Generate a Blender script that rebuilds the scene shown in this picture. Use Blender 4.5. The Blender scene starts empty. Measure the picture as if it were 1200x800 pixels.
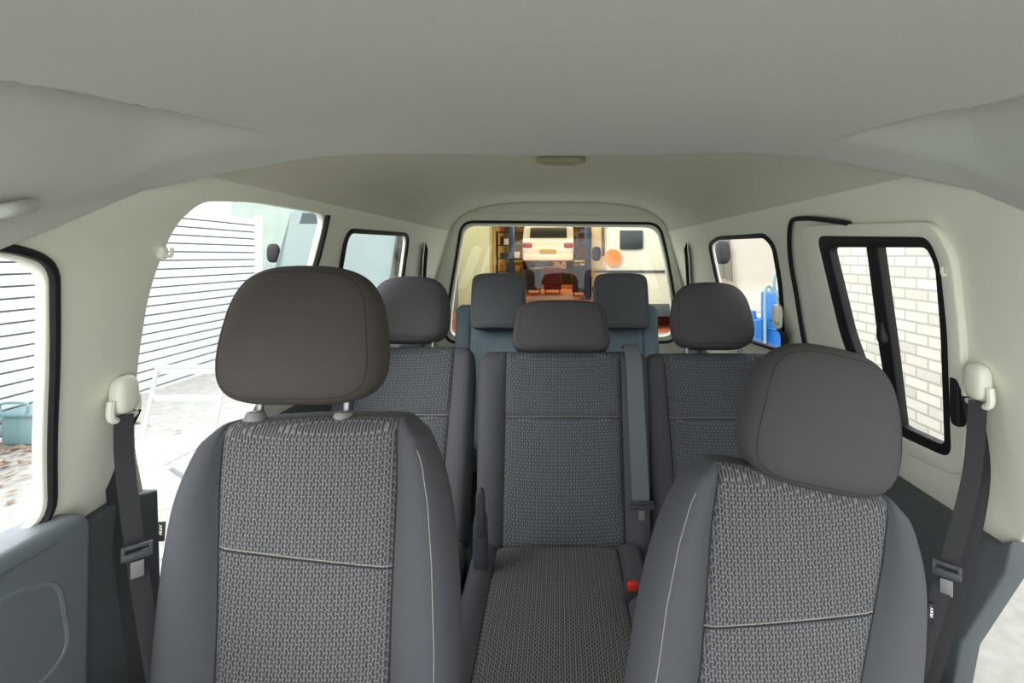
import bpy, bmesh, math, random
from mathutils import Vector, Matrix
from mathutils.bvhtree import BVHTree
random.seed(4)
EZ=1.5; F=600.0; VX=655.0; VY=300.0
scene=bpy.context.scene
try: scene.view_settings.view_transform='Standard'
except Exception: pass
WL={}
def P(px,py,Y): return Vector(((px-VX)/F*Y, Y, EZ-(py-VY)/F*Y))
def col(r,g,b):
    f=lambda v:(v/255/12.92 if v/255<=0.04045 else ((v/255+0.055)/1.055)**2.4)
    return (f(r),f(g),f(b),1)
# ---------------------------------------------------------------- materials
def mat(name,c,rough=0.6,metal=0,var=0.12,scale=30,bump=0.0,spec=0.4,coat=0):
    m=bpy.data.materials.new(name); m.use_nodes=True; nt=m.node_tree; b=nt.nodes['Principled BSDF']
    b.inputs['Roughness'].default_value=rough; b.inputs['Metallic'].default_value=metal
    b.inputs['Specular IOR Level'].default_value=spec; b.inputs['Coat Weight'].default_value=coat
    tc=nt.nodes.new('ShaderNodeTexCoord'); n=nt.nodes.new('ShaderNodeTexNoise'); n.inputs['Scale'].default_value=scale; n.inputs['Detail'].default_value=4
    nt.links.new(tc.outputs['Object'],n.inputs['Vector'])
    mx=nt.nodes.new('ShaderNodeMix'); mx.data_type='RGBA'
    mx.inputs[6].default_value=tuple(v*(1-var) for v in c[:3])+(1,); mx.inputs[7].default_value=tuple(min(1,v*(1+var)) for v in c[:3])+(1,)
    nt.links.new(n.outputs['Fac'],mx.inputs[0]); nt.links.new(mx.outputs[2],b.inputs['Base Color'])
    if bump>0:
        bp=nt.nodes.new('ShaderNodeBump'); bp.inputs['Strength'].default_value=bump; bp.inputs['Distance'].default_value=0.003
        nt.links.new(n.outputs['Fac'],bp.inputs['Height']); nt.links.new(bp.outputs['Normal'],b.inputs['Normal'])
    return m
def fabric(name,c1,c2,bw=0.0105,rh=0.0054,ms=0.0011):
    m=mat(name,c1,0.95,spec=0.15); nt=m.node_tree; b=nt.nodes['Principled BSDF']
    tc=nt.nodes.new('ShaderNodeTexCoord'); sp=nt.nodes.new('ShaderNodeSeparateXYZ'); nt.links.new(tc.outputs['Object'],sp.inputs[0])
    sub=nt.nodes.new('ShaderNodeMath'); sub.operation='SUBTRACT'; nt.links.new(sp.outputs[2],sub.inputs[0]); nt.links.new(sp.outputs[1],sub.inputs[1])
    pp=nt.nodes.new('ShaderNodeMath'); pp.operation='PINGPONG'; pp.inputs[1].default_value=bw*0.5; nt.links.new(sub.outputs[0],pp.inputs[0])
    ml=nt.nodes.new('ShaderNodeMath'); ml.operation='MULTIPLY_ADD'; ml.inputs[1].default_value=0.45; nt.links.new(pp.outputs[0],ml.inputs[0]); nt.links.new(sp.outputs[0],ml.inputs[2])
    cb=nt.nodes.new('ShaderNodeCombineXYZ'); nt.links.new(ml.outputs[0],cb.inputs[1]); nt.links.new(sub.outputs[0],cb.inputs[0])
    br=nt.nodes.new('ShaderNodeTexBrick'); br.inputs['Scale'].default_value=1; br.inputs['Brick Width'].default_value=bw; br.inputs['Row Height'].default_value=rh
    br.inputs['Mortar Size'].default_value=ms; br.inputs['Mortar Smooth'].default_value=0.6; br.offset=0.5
    d=tuple(v*0.78 for v in c1[:3])+(1,)
    br.inputs['Color1'].default_value=c1; br.inputs['Color2'].default_value=d; br.inputs['Mortar'].default_value=c2
    nt.links.new(cb.outputs[0],br.inputs['Vector'])
    nt.links.new(br.outputs['Color'],b.inputs['Base Color'])
    bp=nt.nodes.new('ShaderNodeBump'); bp.inputs['Strength'].default_value=0.35; bp.inputs['Distance'].default_value=0.001
    nt.links.new(br.outputs['Fac'],bp.inputs['Height']); nt.links.new(bp.outputs['Normal'],b.inputs['Normal'])
    return m
def emis(name,c,s):
    m=bpy.data.materials.new(name); m.use_nodes=True; b=m.node_tree.nodes['Principled BSDF']
    b.inputs['Base Color'].default_value=c; b.inputs['Emission Color'].default_value=c; b.inputs['Emission Strength'].default_value=s
    return m
def glass(name,tint=(1,1,1,1),g=0.06):
    m=bpy.data.materials.new(name); m.use_nodes=True; nt=m.node_tree; nt.nodes.clear()
    o=nt.nodes.new('ShaderNodeOutputMaterial'); t=nt.nodes.new('ShaderNodeBsdfTransparent'); t.inputs[0].default_value=tint
    gl=nt.nodes.new('ShaderNodeBsdfGlossy'); gl.inputs['Roughness'].default_value=0.02
    mx=nt.nodes.new('ShaderNodeMixShader'); mx.inputs[0].default_value=g
    nt.links.new(t.outputs[0],mx.inputs[1]); nt.links.new(gl.outputs[0],mx.inputs[2]); nt.links.new(mx.outputs[0],o.inputs[0])
    return m
def brickmat(name,c1,c2,mc,scale=1):
    m=mat(name,c1,0.9); nt=m.node_tree; b=nt.nodes['Principled BSDF']
    tc=nt.nodes.new('ShaderNodeTexCoord'); sp=nt.nodes.new('ShaderNodeSeparateXYZ'); nt.links.new(tc.outputs['Object'],sp.inputs[0])
    ad=nt.nodes.new('ShaderNodeMath'); ad.operation='ADD'; nt.links.new(sp.outputs[0],ad.inputs[0]); nt.links.new(sp.outputs[1],ad.inputs[1])
    cb=nt.nodes.new('ShaderNodeCombineXYZ'); nt.links.new(ad.outputs[0],cb.inputs[0]); nt.links.new(sp.outputs[2],cb.inputs[1])
    br=nt.nodes.new('ShaderNodeTexBrick'); br.inputs['Scale'].default_value=scale; br.inputs['Brick Width'].default_value=0.225; br.inputs['Row Height'].default_value=0.075
    br.inputs['Mortar Size'].default_value=0.008; br.inputs['Color1'].default_value=c1; br.inputs['Color2'].default_value=c2; br.inputs['Mortar'].default_value=mc
    nt.links.new(cb.outputs[0],br.inputs['Vector']); nt.links.new(br.outputs['Color'],b.inputs['Base Color'])
    bp=nt.nodes.new('ShaderNodeBump'); bp.inputs['Strength'].default_value=0.5; bp.inputs['Distance'].default_value=0.01; bp.invert=True
    nt.links.new(br.outputs['Fac'],bp.inputs['Height']); nt.links.new(bp.outputs['Normal'],b.inputs['Normal'])
    return m
M_head=mat('headliner',col(194,198,190),0.85,scale=400,var=0.06,bump=0.15,spec=0.2)
M_rear=mat('headliner_rear',col(208,206,190),0.95,scale=400,var=0.06,bump=0.15,spec=0.1)
M_cream=mat('cream_trim',col(230,231,214),0.5,scale=60,var=0.03)
M_card=mat('grey_plastic',col(84,90,92),0.6,scale=300,var=0.08,bump=0.2)
M_card2=mat('grey_plastic_dark',col(60,64,68),0.6,scale=300,var=0.08,bump=0.2)
M_seatins=fabric('seat_pattern_fabric',col(66,69,73),col(114,114,112))
M_insrear=fabric('rear_seat_pattern_fabric',col(64,69,76),col(106,109,112))
M_cush=fabric('cushion_pattern_fabric',col(66,66,67),col(124,121,118))
M_bol=mat('seat_plain_fabric',col(78,80,84),0.9,scale=500,var=0.18,bump=0.3,spec=0.2)
M_hr=mat('headrest_fabric',col(72,67,63),0.85,scale=600,var=0.15,bump=0.25,spec=0.25)
M_hrb=mat('headrest_fabric_charcoal',col(72,70,69),0.85,scale=600,var=0.15,bump=0.25,spec=0.25)
M_hr2=mat('headrest_fabric_grey',col(78,77,79),0.9,scale=600,var=0.15,bump=0.25,spec=0.2)
M_hr3=mat('headrest_vinyl_grey',col(84,88,92),0.8,scale=600,var=0.15,bump=0.2,spec=0.2)
M_blue=fabric('blue_grey_fabric',col(92,112,124),col(128,144,152))
M_bluep=mat('blue_grey_plain',col(100,116,126),0.95,var=0.1,scale=300)
M_black=mat('black_rubber',col(20,20,22),0.6,var=0.1)
M_belt=mat('belt_webbing',col(36,36,38),0.7,scale=500,var=0.15,bump=0.2)
M_beltg=mat('belt_webbing_grey',col(98,103,110),0.7,scale=500,var=0.1,bump=0.2)
M_chrome=mat('chrome',col(150,150,150),0.35,1,var=0.02)
M_collar=mat('collar_plastic',col(120,120,118),0.5)
M_stitch=mat('stitch_thread',col(140,136,124),0.8)
M_seam=mat('seam_dark',col(40,42,46),0.9)
M_red=mat('red_plastic',col(214,52,30),0.4)
M_dred=mat('worn_red_paint',col(112,42,34),0.5)
M_white=mat('white_paint',col(226,228,226),0.3,scale=3,var=0.04,coat=0.3)
M_silver=mat('silver_green_paint',col(104,118,116),0.45,0.1,scale=3,var=0.06)
M_beige=mat('beige_paint',col(128,122,110),0.4,scale=3,var=0.06,coat=0.2)
M_cpaint=mat('cream_white_paint',col(190,184,164),0.4,scale=3,var=0.06)
M_whitep=mat('white_plastic',col(235,235,232),0.5,var=0.03)
M_glassd=mat('dark_vehicle_glass',col(40,50,52),0.3,scale=2,spec=0.35)
M_glass=glass('window_glass',g=0.04); M_glassr=glass('rear_glass',(0.85,0.87,0.82,1),0.03)
M_tyre=mat('tyre',col(30,30,30),0.85); M_hub=mat('wheel_alloy',col(170,172,175),0.35,0.7)
M_orange=mat('orange_paint',col(204,108,50),0.5,var=0.04)
M_ground=mat('concrete_ground',col(156,155,150),0.95,scale=12,var=0.3,bump=0.5)
M_brick=brickmat('pale_brick',col(190,187,176),col(170,167,156),col(148,147,140))
M_gfloor=mat('painted_garage_floor',col(172,92,54),0.45,scale=2,var=0.25)
M_gwall=mat('garage_wall',col(170,148,84),0.8,scale=2,var=0.25)
M_gpill=mat('garage_pillar_paint',col(150,142,104),0.8,scale=3,var=0.08)
M_steelb=mat('blue_steel',col(44,78,124),0.5); M_yel=mat('yellow_steel',col(190,156,50),0.5)
M_siding=mat('pale_metal_siding',col(206,212,214),0.5,scale=4,var=0.05)
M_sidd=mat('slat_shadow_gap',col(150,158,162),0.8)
M_lamp=emis('tube_lamp',(1,0.86,0.6,1),8)
M_teal=mat('teal_plastic',col(110,140,144),0.5); M_bluecan=mat('blue_drum_paint',col(20,92,160),0.35)
M_card3=mat('cardboard',col(150,112,72),0.9); M_darkg=mat('pale_green_render',col(132,146,138),0.7,scale=3,var=0.2); M_tail=mat('tail_light_red',col(160,24,24),0.25)
M_dome=mat('dome_lens',col(150,146,116),0.4)
# ---------------------------------------------------------------- helpers
def finish(bm,name,mats,parent=None,smooth=True,subs=0,angle=40,**props):
    me=bpy.data.meshes.new(name); 
    bmesh.ops.recalc_face_normals(bm,faces=bm.faces[:])
    vs=[v.co for v in bm.verts]
    if parent is None:
        mn=[min(v[i] for v in vs) for i in range(3)]; mx=[max(v[i] for v in vs) for i in range(3)]
        org=Vector(((mn[0]+mx[0])/2,(mn[1]+mx[1])/2,mn[2]))
    else: org=WL[parent].copy()
    for v in bm.verts: v.co-=org
    bm.to_mesh(me); bm.free()
    for m in (mats if isinstance(mats,(list,tuple)) else [mats]): me.materials.append(m)
    ob=bpy.data.objects.new(name,me); scene.collection.objects.link(ob)
    if subs:
        md=ob.modifiers.new('s','SUBSURF'); md.levels=subs; md.render_levels=subs
        dg=bpy.context.evaluated_depsgraph_get(); nm=bpy.data.meshes.new_from_object(ob.evaluated_get(dg),depsgraph=dg)
        ob.modifiers.clear(); old=ob.data; ob.data=nm; bpy.data.meshes.remove(old); me=nm; me.name=name
    if smooth:
        for p in me.polygons: p.use_smooth=True
        if not subs: me.set_sharp_from_angle(angle=math.radians(angle))
    WL[ob]=org
    if parent is None: ob.location=org
    else: ob.parent=parent; ob.location=(0,0,0)
    for k,v in props.items(): ob[k]=v
    return ob
def empty(name,loc,label,category,**props):
    e=bpy.data.objects.new(name,None); e.empty_display_size=0.1; e.location=loc; scene.collection.objects.link(e)
    WL[e]=Vector(loc); e['label']=label; e['category']=category
    for k,v in props.items(): e[k]=v
    return e
def setmi(bm,n0,mi):
    bm.faces.ensure_lookup_table()
    for f in bm.faces[n0:]: f.material_index=mi
I4=Matrix.Identity(4)
def merge(bm,t,M=I4):
    t.verts.index_update(); vs=[bm.verts.new(M@v.co) for v in t.verts]
    for f in t.faces:
        try: nf=bm.faces.new([vs[v.index] for v in f.verts]); nf.material_index=f.material_index
        except ValueError: pass
    t.free()
def box(bm,c,s,M=I4,mi=0,bev=0.0,seg=2):
    n0=len(bm.faces)
    t=bmesh.new(); bmesh.ops.create_cube(t,size=1,matrix=Matrix.Diagonal((s[0],s[1],s[2],1)))
    if bev>0: bmesh.ops.bevel(t,geom=t.edges[:],offset=min(bev,min(s)*0.45),segments=seg,affect='EDGES',profile=0.5)
    merge(bm,t,M@Matrix.Translation(c)); setmi(bm,n0,mi)
def cyl(bm,p0,p1,r,r2=None,seg=20,mi=0,bev=0):
    n0=len(bm.faces); p0=Vector(p0); p1=Vector(p1); d=p1-p0
    t=bmesh.new(); bmesh.ops.create_cone(t,cap_ends=True,segments=seg,radius1=r,radius2=r if r2 is None else r2,depth=d.length)
    if bev>0:
        ed=[e for e in t.edges if abs(e.verts[0].co.z-e.verts[1].co.z)<1e-6]
        bmesh.ops.bevel(t,geom=ed,offset=bev,segments=2,affect='EDGES',profile=0.5)
    q=d.to_track_quat('Z','Y').to_matrix().to_4x4()
    merge(bm,t,Matrix.Translation((p0+p1)/2)@q); setmi(bm,n0,mi)
def superq(bm,c,s,n=4,M=I4,div=10,shape=None,mi=0):
    n0=len(bm.faces); t=bmesh.new(); bmesh.ops.create_cube(t,size=2); bmesh.ops.subdivide_edges(t,edges=t.edges[:],cuts=div,use_grid_fill=True)
    for v in t.verts:
        p=v.co; p=Vector([math.sin(q*math.pi/4)/math.sin(math.pi/4) for q in p])
        k=(abs(p.x)**n+abs(p.y)**n+abs(p.z)**n)**(1/n); p=p/k
        if shape: p=shape(p)
        v.co=Vector((p.x*s[0]/2,p.y*s[1]/2,p.z*s[2]/2))
    merge(bm,t,M@Matrix.Translation(c)); setmi(bm,n0,mi)
def cat(pts,k=8):
    pts=[Vector(p) for p in pts]; out=[]
    for i in range(len(pts)-1):
        a=pts[max(i-1,0)];b=pts[i];c=pts[i+1];d=pts[min(i+2,len(pts)-1)]
        for j in range(k):
            t=j/k; out.append(0.5*((2*b)+(c-a)*t+(2*a-5*b+4*c-d)*t*t+(3*b-a-3*c+d)*t**3))
    out.append(pts[-1]); return out
def tube(bm,pts,r,seg=8,closed=False,mi=0):
    n0=len(bm.faces); pts=[Vector(p) for p in pts]; n=len(pts); rings=[]; prev=None
    for i,p in enumerate(pts):
        a=pts[(i-1)%n] if closed or i>0 else p; b=pts[(i+1)%n] if closed or i<n-1 else p
        d=(b-a).normalized()
        if prev is None: u=d.orthogonal().normalized()
        else: u=(prev-d*prev.dot(d)).normalized()
        prev=u; w=d.cross(u)
        rings.append([bm.verts.new(p+(u*math.cos(2*math.pi*k/seg)+w*math.sin(2*math.pi*k/seg))*r) for k in range(seg)])
    m=n if closed else n-1
    for i in range(m):
        A=rings[i];B=rings[(i+1)%n]
        for k in range(seg): bm.faces.new([A[k],A[(k+1)%seg],B[(k+1)%seg],B[k]])
    if not closed: bm.faces.new(rings[0]); bm.faces.new(rings[-1])
    setmi(bm,n0,mi)
def ribbon(bm,pts,width,across,thick=0.0025,mi=0):
    n0=len(bm.faces); pts=[Vector(p) for p in pts]; R=[]; 
    for i,p in enumerate(pts):
        d=(pts[min(i+1,len(pts)-1)]-pts[max(i-1,0)]).normalized(); a=Vector(across); a=(a-d*a.dot(d)).normalized(); nn=a.cross(d)
        R.append([bm.verts.new(p+a*sx*width/2+nn*sy*thick/2) for sx,sy in((-1,-1),(1,-1),(1,1),(-1,1))])
    for i in range(len(R)-1):
        for k in range(4): bm.faces.new([R[i][k],R[i][(k+1)%4],R[i+1][(k+1)%4],R[i+1][k]])
    bm.faces.new(R[0]); bm.faces.new(R[-1]); setmi(bm,n0,mi)
def rnd(pts,r,seg=6):
    out=[]; n=len(pts)
    for i in range(n):
        a=Vector(pts[i-1][:2]);b=Vector(pts[i][:2]);c=Vector(pts[(i+1)%n][:2])
        rr=pts[i][2] if len(pts[i])>2 else r
        r1=min(rr,(a-b).length*0.45,(c-b).length*0.45)
        p=b+(a-b).normalized()*r1; q=b+(c-b).normalized()*r1
        for j in range(seg+1):
            t=j/seg; out.append((1-t)**2*p+2*t*(1-t)*b+t*t*q)
    return out
def panel(outer,holes,mapf,thick,bev):
    cu=bpy.data.curves.new('tmp','CURVE'); cu.dimensions='2D'; cu.fill_mode='BOTH'; cu.extrude=thick/2; cu.bevel_depth=bev; cu.bevel_resolution=2
    for poly in [outer]+holes:
        s=cu.splines.new('POLY'); s.points.add(len(poly)-1)
        for i,p in enumerate(poly): s.points[i].co=(p[0],p[1],0,1)
        s.use_cyclic_u=True
    ob=bpy.data.objects.new('tmp',cu); scene.collection.objects.link(ob)
    dg=bpy.context.evaluated_depsgraph_get(); dg.update(); me=bpy.data.meshes.new_from_object(ob.evaluated_get(dg),depsgraph=dg)
    bm=bmesh.new(); bm.from_mesh(me); bmesh.ops.remove_doubles(bm,verts=bm.verts[:],dist=1e-5)
    for v in bm.verts: v.co=Vector(mapf(v.co.x,v.co.y,v.co.z))
    bpy.data.objects.remove(ob); bpy.data.curves.remove(cu); bpy.data.meshes.remove(me)
    for f in bm.faces: f.material_index=0
    return bm
def prism(bm,poly,x0,x1,bev=0.0,seg=3,M=I4,mi=0):
    n0=len(bm.faces); t=bmesh.new(); a=[t.verts.new((x0,p[0],p[1])) for p in poly]; b=[t.verts.new((x1,p[0],p[1])) for p in poly]
    t.faces.new(a); t.faces.new(b[::-1]); n=len(poly)
    for i in range(n): t.faces.new([a[i],b[i],b[(i+1)%n],a[(i+1)%n]])
    if bev>0: bmesh.ops.bevel(t,geom=t.edges[:],offset=bev,segments=seg,affect='EDGES',profile=0.6)
    merge(bm,t,M); setmi(bm,n0,mi)
# ---------------------------------------------------------------- camera
cam=bpy.data.cameras.new('camera'); cam.lens=18; cam.sensor_width=36; cam.clip_start=0.02; cam.clip_end=200
cam.shift_x=-(VX-600)/1200; cam.shift_y=-(400-VY)/1200
co=bpy.data.objects.new('camera',cam); co.location=(0,0,EZ); co.rotation_euler=(math.pi/2,0,0); scene.collection.objects.link(co); scene.camera=co
# ---------------------------------------------------------------- car shell
A0,B0=0.655,0.30
def wy(side,px,py):
    r=abs(px-VX)/F; k=(VY-py)/F; Y=A0/(r+B0*k); return (Y,k*Y)
def wall3(side,Y,h,off=0.0): return Vector((side*(A0-B0*h+off),Y,EZ+h))
def w3(side,px,py,off=-0.01):
    Y,h=wy(side,px,py); return wall3(side,Y,h,off)
def mapw(side,off=0.0): return lambda u,v,w:(side*(A0-B0*v+w+off),u,EZ+v)
L=lambda l,s=-1:[wy(s,a,b) for a,b in l]
BL=-0.45
hLf=rnd([(0.12,0.004),(0.60,0.006)]+L([(57,312),(56,420),(51,520)])+[(0.775,-0.405),(0.12,-0.405)],0.05)
op=L([(156,520),(160,430),(175,335),(205,262),(238,234),(300,235),(383,250),(362,330),(330,420)])
hLq=rnd(L([(406,270),(478,275),(470,335),(462,372),(404,388),(396,325)]),0.05)
outer=rnd([(-0.3,BL,0.001),(0.972,BL,0.001)]+[(p[0],p[1],0.05) for p in op]+[(1.33,BL,0.001),(2.93,BL,0.001),(2.93,0.165,0.001),(-0.3,0.165,0.001)],0.05)
bm=panel(outer,[hLf,hLq],mapw(-1,0.008),0.010,0.003)
finish(bm,'wall_left',M_cream,angle=50,kind='structure',label='cream plastic pillar trim around the open sliding door')
BR=-0.53
hRs=rnd([wy(1,a,b) for a,b in [(962,275),(1097,276),(1112,310),(1120,390),(1124,540),(1060,511),(1022,480),(990,392)]],0.035)
hRq=rnd([wy(1,a,b) for a,b in [(832,286),(842,279),(897,276),(908,288),(916,335),(919,412),(858,392),(840,325)]],0.04)
oR=[wy(1,1230,180),wy(1,1225,560),wy(1,1196,632),(0.93,BR),(2.93,BR),(2.93,0.165),(0.5,0.165)]
bm=panel(oR,[hRs,hRq],mapw(1,0.008),0.010,0.003)
finish(bm,'wall_right',M_cream,angle=50,kind='structure',label='cream plastic pillar and sliding door trim of the cabin side')
def glasspane(side,poly,n,off=0.018):
    bm=bmesh.new(); bm.faces.new([bm.verts.new(wall3(side,p[0],p[1],off)) for p in poly])
    return bm
finish(glasspane(-1,hLf,1),'window_1',M_glass,kind='structure',label='clear glass of the closed front door')
finish(glasspane(-1,hLq,3),'window_3',M_glass,kind='structure',label='clear rear quarter glass')
finish(glasspane(1,hRq,4),'window_4',M_glass,kind='structure',label='clear rear quarter glass')
def seal(name,side,poly,r,off=-0.002,closed=True,label='black rubber window seal',n=0,m=M_black):
    bm=bmesh.new(); pts=[wall3(side,p[0],p[1],off) for p in poly]
    q=[pts[0]]
    for p in pts[1:]:
        if (p-q[-1]).length>0.004: q.append(p)
    tube(bm,q,r,8,closed); return finish(bm,name,m,kind='structure',label=label)
seal('trim_1',-1,rnd([(0.10,0.009),(0.60,0.012)]+L([(62,306),(63,420),(59,520)])+[(0.785,-0.41),(0.10,-0.41)],0.05),0.0062)
seal('trim_2',-1,L([(383,252),(378,275),(372,300),(362,330),(332,420),(290,500)]),0.009,closed=False,label='black rubber door seal')
seal('trim_3',-1,hLq,0.008)
seal('trim_4',1,hRq,0.008)
inner=rnd([wy(1,a,b) for a,b in [(975,288),(1094,288),(1105,312),(1111,390),(1115,524),(1064,501),(1030,472),(1000,390)]],0.02)
bm=panel(hRs,[inner],mapw(1,-0.002),0.016,0.003)
a=[wy(1,x,y) for x,y in[(1021,288),(1032,289),(1049,410),(1060,500),(1049,492),(1036,410)]]
b2=panel(a,[],mapw(1,0.0),0.014,0.003); merge(bm,b2)
superq(bm,w3(1,1041,388,-0.012),(0.02,0.02,0.05),4)
finish(bm,'window_5',M_black,kind='structure',label='black framed sliding vent window with latch')
finish(glasspane(1,hRs,5,0.012),'window_6',M_glass,kind='structure',label='clear glass panes of the vent window')
dp=cat([w3(1,1000,262),w3(1,975,258),w3(1,945,256),w3(1,931,262),w3(1,930,300),w3(1,938,350),w3(1,946,400),w3(1,960,470)],6)
bm=bmesh.new(); tube(bm,dp,0.006,8); finish(bm,'trim_5',M_black,kind='structure',label='black rubber door opening seal')
ring=rnd([wy(1,a,b) for a,b in [(944,266),(1100,262),(1122,300),(1133,400),(1136,560),(1050,522),(1005,480),(966,410)]],0.05)
bm=panel(ring,[hRs],mapw(1,-0.006),0.008,0.004); finish(bm,'trim_12',M_cream,kind='structure',label='cream raised door panel framing the vent window')
XL=A0-B0*BL; XR=A0-B0*BR
def maplow(side,X): return lambda u,v,w:(side*(X+w),u,EZ+v)
bm=panel([(0.80,-1.06),(1.02,-1.06),(0.985,-0.80),(0.972,BL),(0.90,BL+0.02),(0.815,BL+0.01)],[],maplow(-1,XL-0.005),0.03,0.006)
finish(bm,'trim_6',M_card,kind='structure',label='dark grey lower pillar trim')
bm=panel([(1.33,-1.06),(2.93,-1.06),(2.93,BL),(1.33,BL)],[],maplow(-1,XL-0.005),0.03,0.006)
finish(bm,'trim_14',M_card,kind='structure',label='dark grey lower rear side trim')
bm=panel([(1.07,-1.06),(2.93,-1.06),(2.93,BR),(0.93,BR),(0.90,BR+0.02),(0.91,-0.56),(1.01,-0.76)],[],maplow(1,XR-0.005),0.03,0.006)
finish(bm,'trim_7',M_card,kind='structure',label='dark grey lower pillar and side trim')
bm=panel(rnd([(0.0,-1.06),(0.79,-1.06),(0.80,-0.41),(0.0,-0.40)],0.02),[],maplow(-1,0.775),0.05,0.012)
n=lambda u,v:Vector((-0.742,u,EZ+v))
tube(bm,[n(*p) for p in rnd([(0.30,-0.45),(0.69,-0.455),(0.755,-0.475),(0.775,-0.60),(0.60,-0.63),(0.30,-0.64)],0.04)],0.006,8,True)
tube(bm,cat([n(*p) for p in [(0.30,-0.70),(0.62,-0.69),(0.72,-0.70),(0.765,-0.75),(0.78,-0.90)]],8),0.013,8)
box(bm,(-0.744,0.40,EZ-0.43),(0.012,0.72,0.03),bev=0.005)
superq(bm,(-0.71,0.42,EZ-0.685),(0.11,0.50,0.05),5,div=8)
finish(bm,'door_1',mat('door_card_plastic',col(108,115,120),0.42,scale=300,var=0.06,bump=0.2),kind='structure',label='grey plastic door card with armrest and pocket')
bm=bmesh.new(); box(bm,(0,1.42,0.43),(1.68,3.2,0.05)); finish(bm,'floor',M_card2,kind='structure',label='dark grey carpeted vehicle floor')
# ceilings
def interp(tab,x):
    x=abs(x)
    for i in range(len(tab)-1):
        if x<=tab[i+1][0]:
            a=tab[max(i-1,0)];b=tab[i];c=tab[i+1];d=tab[min(i+2,len(tab)-1)]
            t=(x-b[0])/(c[0]-b[0]); mb=(c[1]-a[1])/(c[0]-a[0])*(c[0]-b[0]); mc=(d[1]-b[1])/(d[0]-b[0])*(c[0]-b[0])
            return (2*t**3-3*t*t+1)*b[1]+(t**3-2*t*t+t)*mb+(-2*t**3+3*t*t)*c[1]+(t**3-t*t)*mc
    return tab[-1][1]
XM=0.65
LY=[(0,1.2),(0.25,1.165),(0.40,1.10),(0.50,1.01),(0.565,0.89),(0.605,0.80),(0.628,0.73),(0.638,0.64),(0.65,0.52)]
LH=[(0,0.236),(0.25,0.231),(0.40,0.220),(0.50,0.193),(0.565,0.147),(0.605,0.112),(0.628,0.088),(0.638,0.064),(0.65,0.035)]
sm=lambda t:(lambda q:q*q*(3-2*q))(max(0,min(1,t)))
def hrear(x): 
    u=min(1,abs(x)/0.612); return 0.135+0.165*(1-u**4)**0.6
def hfront(x,Y):
    ax=abs(x)
    h=interp(LH,x)-0.02*max(0,1.1-Y)*(1-ax/XM)-min(0.10,max(0,0.76-Y)*0.25)*sm((ax-0.54)/0.085)
    g=max(0,0.90-Y); xin=0.470+g*0.16; xo=min(0.612,0.49+g*0.60)
    if g>0 and xin<ax<xo:
        w=xo-xin; t=(ax-xin); h+=0.055*sm(t/0.012)*sm((xo-ax)/max(0.02,w*0.95))*sm(g/0.22)
    return h
bm=bmesh.new(); NX=330; rows=[]
NR=80
for i in range(NR+4):
    r=[]
    for j in range(NX+1):
        x=-XM+2*XM*j/NX; yl=interp(LY,x)
        if i<=NR:
            Y=-0.35+(yl+0.35)*i/NR; h=hfront(x,Y)
        else:
            k=i-NR; h0=hfront(x,yl); top=max(h0+0.001,hrear(x)) if abs(x)<0.612 else max(h0,0.135)
            Y=yl+[0,0.012,0.02,0.02][k]; h=[0,h0+0.004,min(top,h0+0.014),top+0.005][k]
        r.append(bm.verts.new((x,Y,EZ+h)))
    rows.append(r)
for i in range(len(rows)-1):
    for j in range(NX): bm.faces.new([rows[i][j],rows[i][j+1],rows[i+1][j+1],rows[i+1][j]])
finish(bm,'ceiling',M_head,angle=70,kind='structure',label='grey moulded headliner with curved overhead edge')
bm=bmesh.new(); rows=[]
for i in range(31):
    r=[]
    for j in range(61):
        a=math.pi*j/60; x=-0.625*math.cos(a); yl=max(0.3,interp(LY,min(XM,abs(x)))-0.02)
        Y=yl+(2.95-yl)*i/30; h=hrear(x)
        r.append(bm.verts.new((x,Y,EZ+h)))
    rows.append(r)
for i in range(30):
    for j in range(60): bm.faces.new([rows[i][j],rows[i][j+1],rows[i+1][j+1],rows[i+1][j]])
finish(bm,'trim_8',M_rear,angle=80,kind='structure',label='beige fabric headliner over the passenger area')
# tailgate
YT=2.92
hx=lambda px,py:((px-VX)/F*YT,(VY-py)/F*YT)
hole=rnd([hx(544,263),hx(770,265),hx(779,300),hx(787,352),hx(789,395),hx(526,395),hx(530,352),hx(538,300)],0.07)
outer=rnd([(-0.85,-1.06),(0.85,-1.06),(0.80,-0.5),(0.66,0.0),(0.60,0.33),(-0.60,0.33),(-0.66,0.0),(-0.80,-0.5)],0.03)
bm=panel(outer,[hole],lambda u,v,w:(u,YT+w,EZ+v),0.03,0.008)
finish(bm,'wall_back',M_cream,kind='structure',label='cream trimmed tailgate surround with large window opening')
bm=bmesh.new(); tube(bm,[Vector((p[0],YT-0.025,EZ+p[1])) for p in rnd([hx(542,260),hx(772,262),hx(781,300),hx(790,352),hx(792,400),hx(522,400),hx(527,352),hx(536,300)],0.07)],0.008,8,True)
finish(bm,'trim_11',M_black,kind='structure',label='black rubber tailgate seal')
bm=bmesh.new(); tube(bm,[Vector((p[0],YT-0.02,EZ+p[1])) for p in rnd([hx(536,250),hx(778,252),hx(789,300),hx(801,352),hx(805,415),hx(512,415),hx(517,352),hx(527,300)],0.10)],0.010,8,True)
finish(bm,'trim_13',M_cream,kind='structure',label='cream tailgate opening trim bead')
bm=bmesh.new(); bm.faces.new([bm.verts.new((p[0],YT+0.012,EZ+p[1])) for p in hole]); finish(bm,'window_7',M_glassr,kind='structure',label='clear rear tailgate glass')
c=Vector((0.005,1.56,EZ+0.290))
bm=bmesh.new(); superq(bm,c,(0.15,0.05,0.022),4); 
dl=finish(bm,'ceiling_lamp',M_dome,label='small olive oblong interior roof lamp on the headliner',category='lamp')
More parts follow.
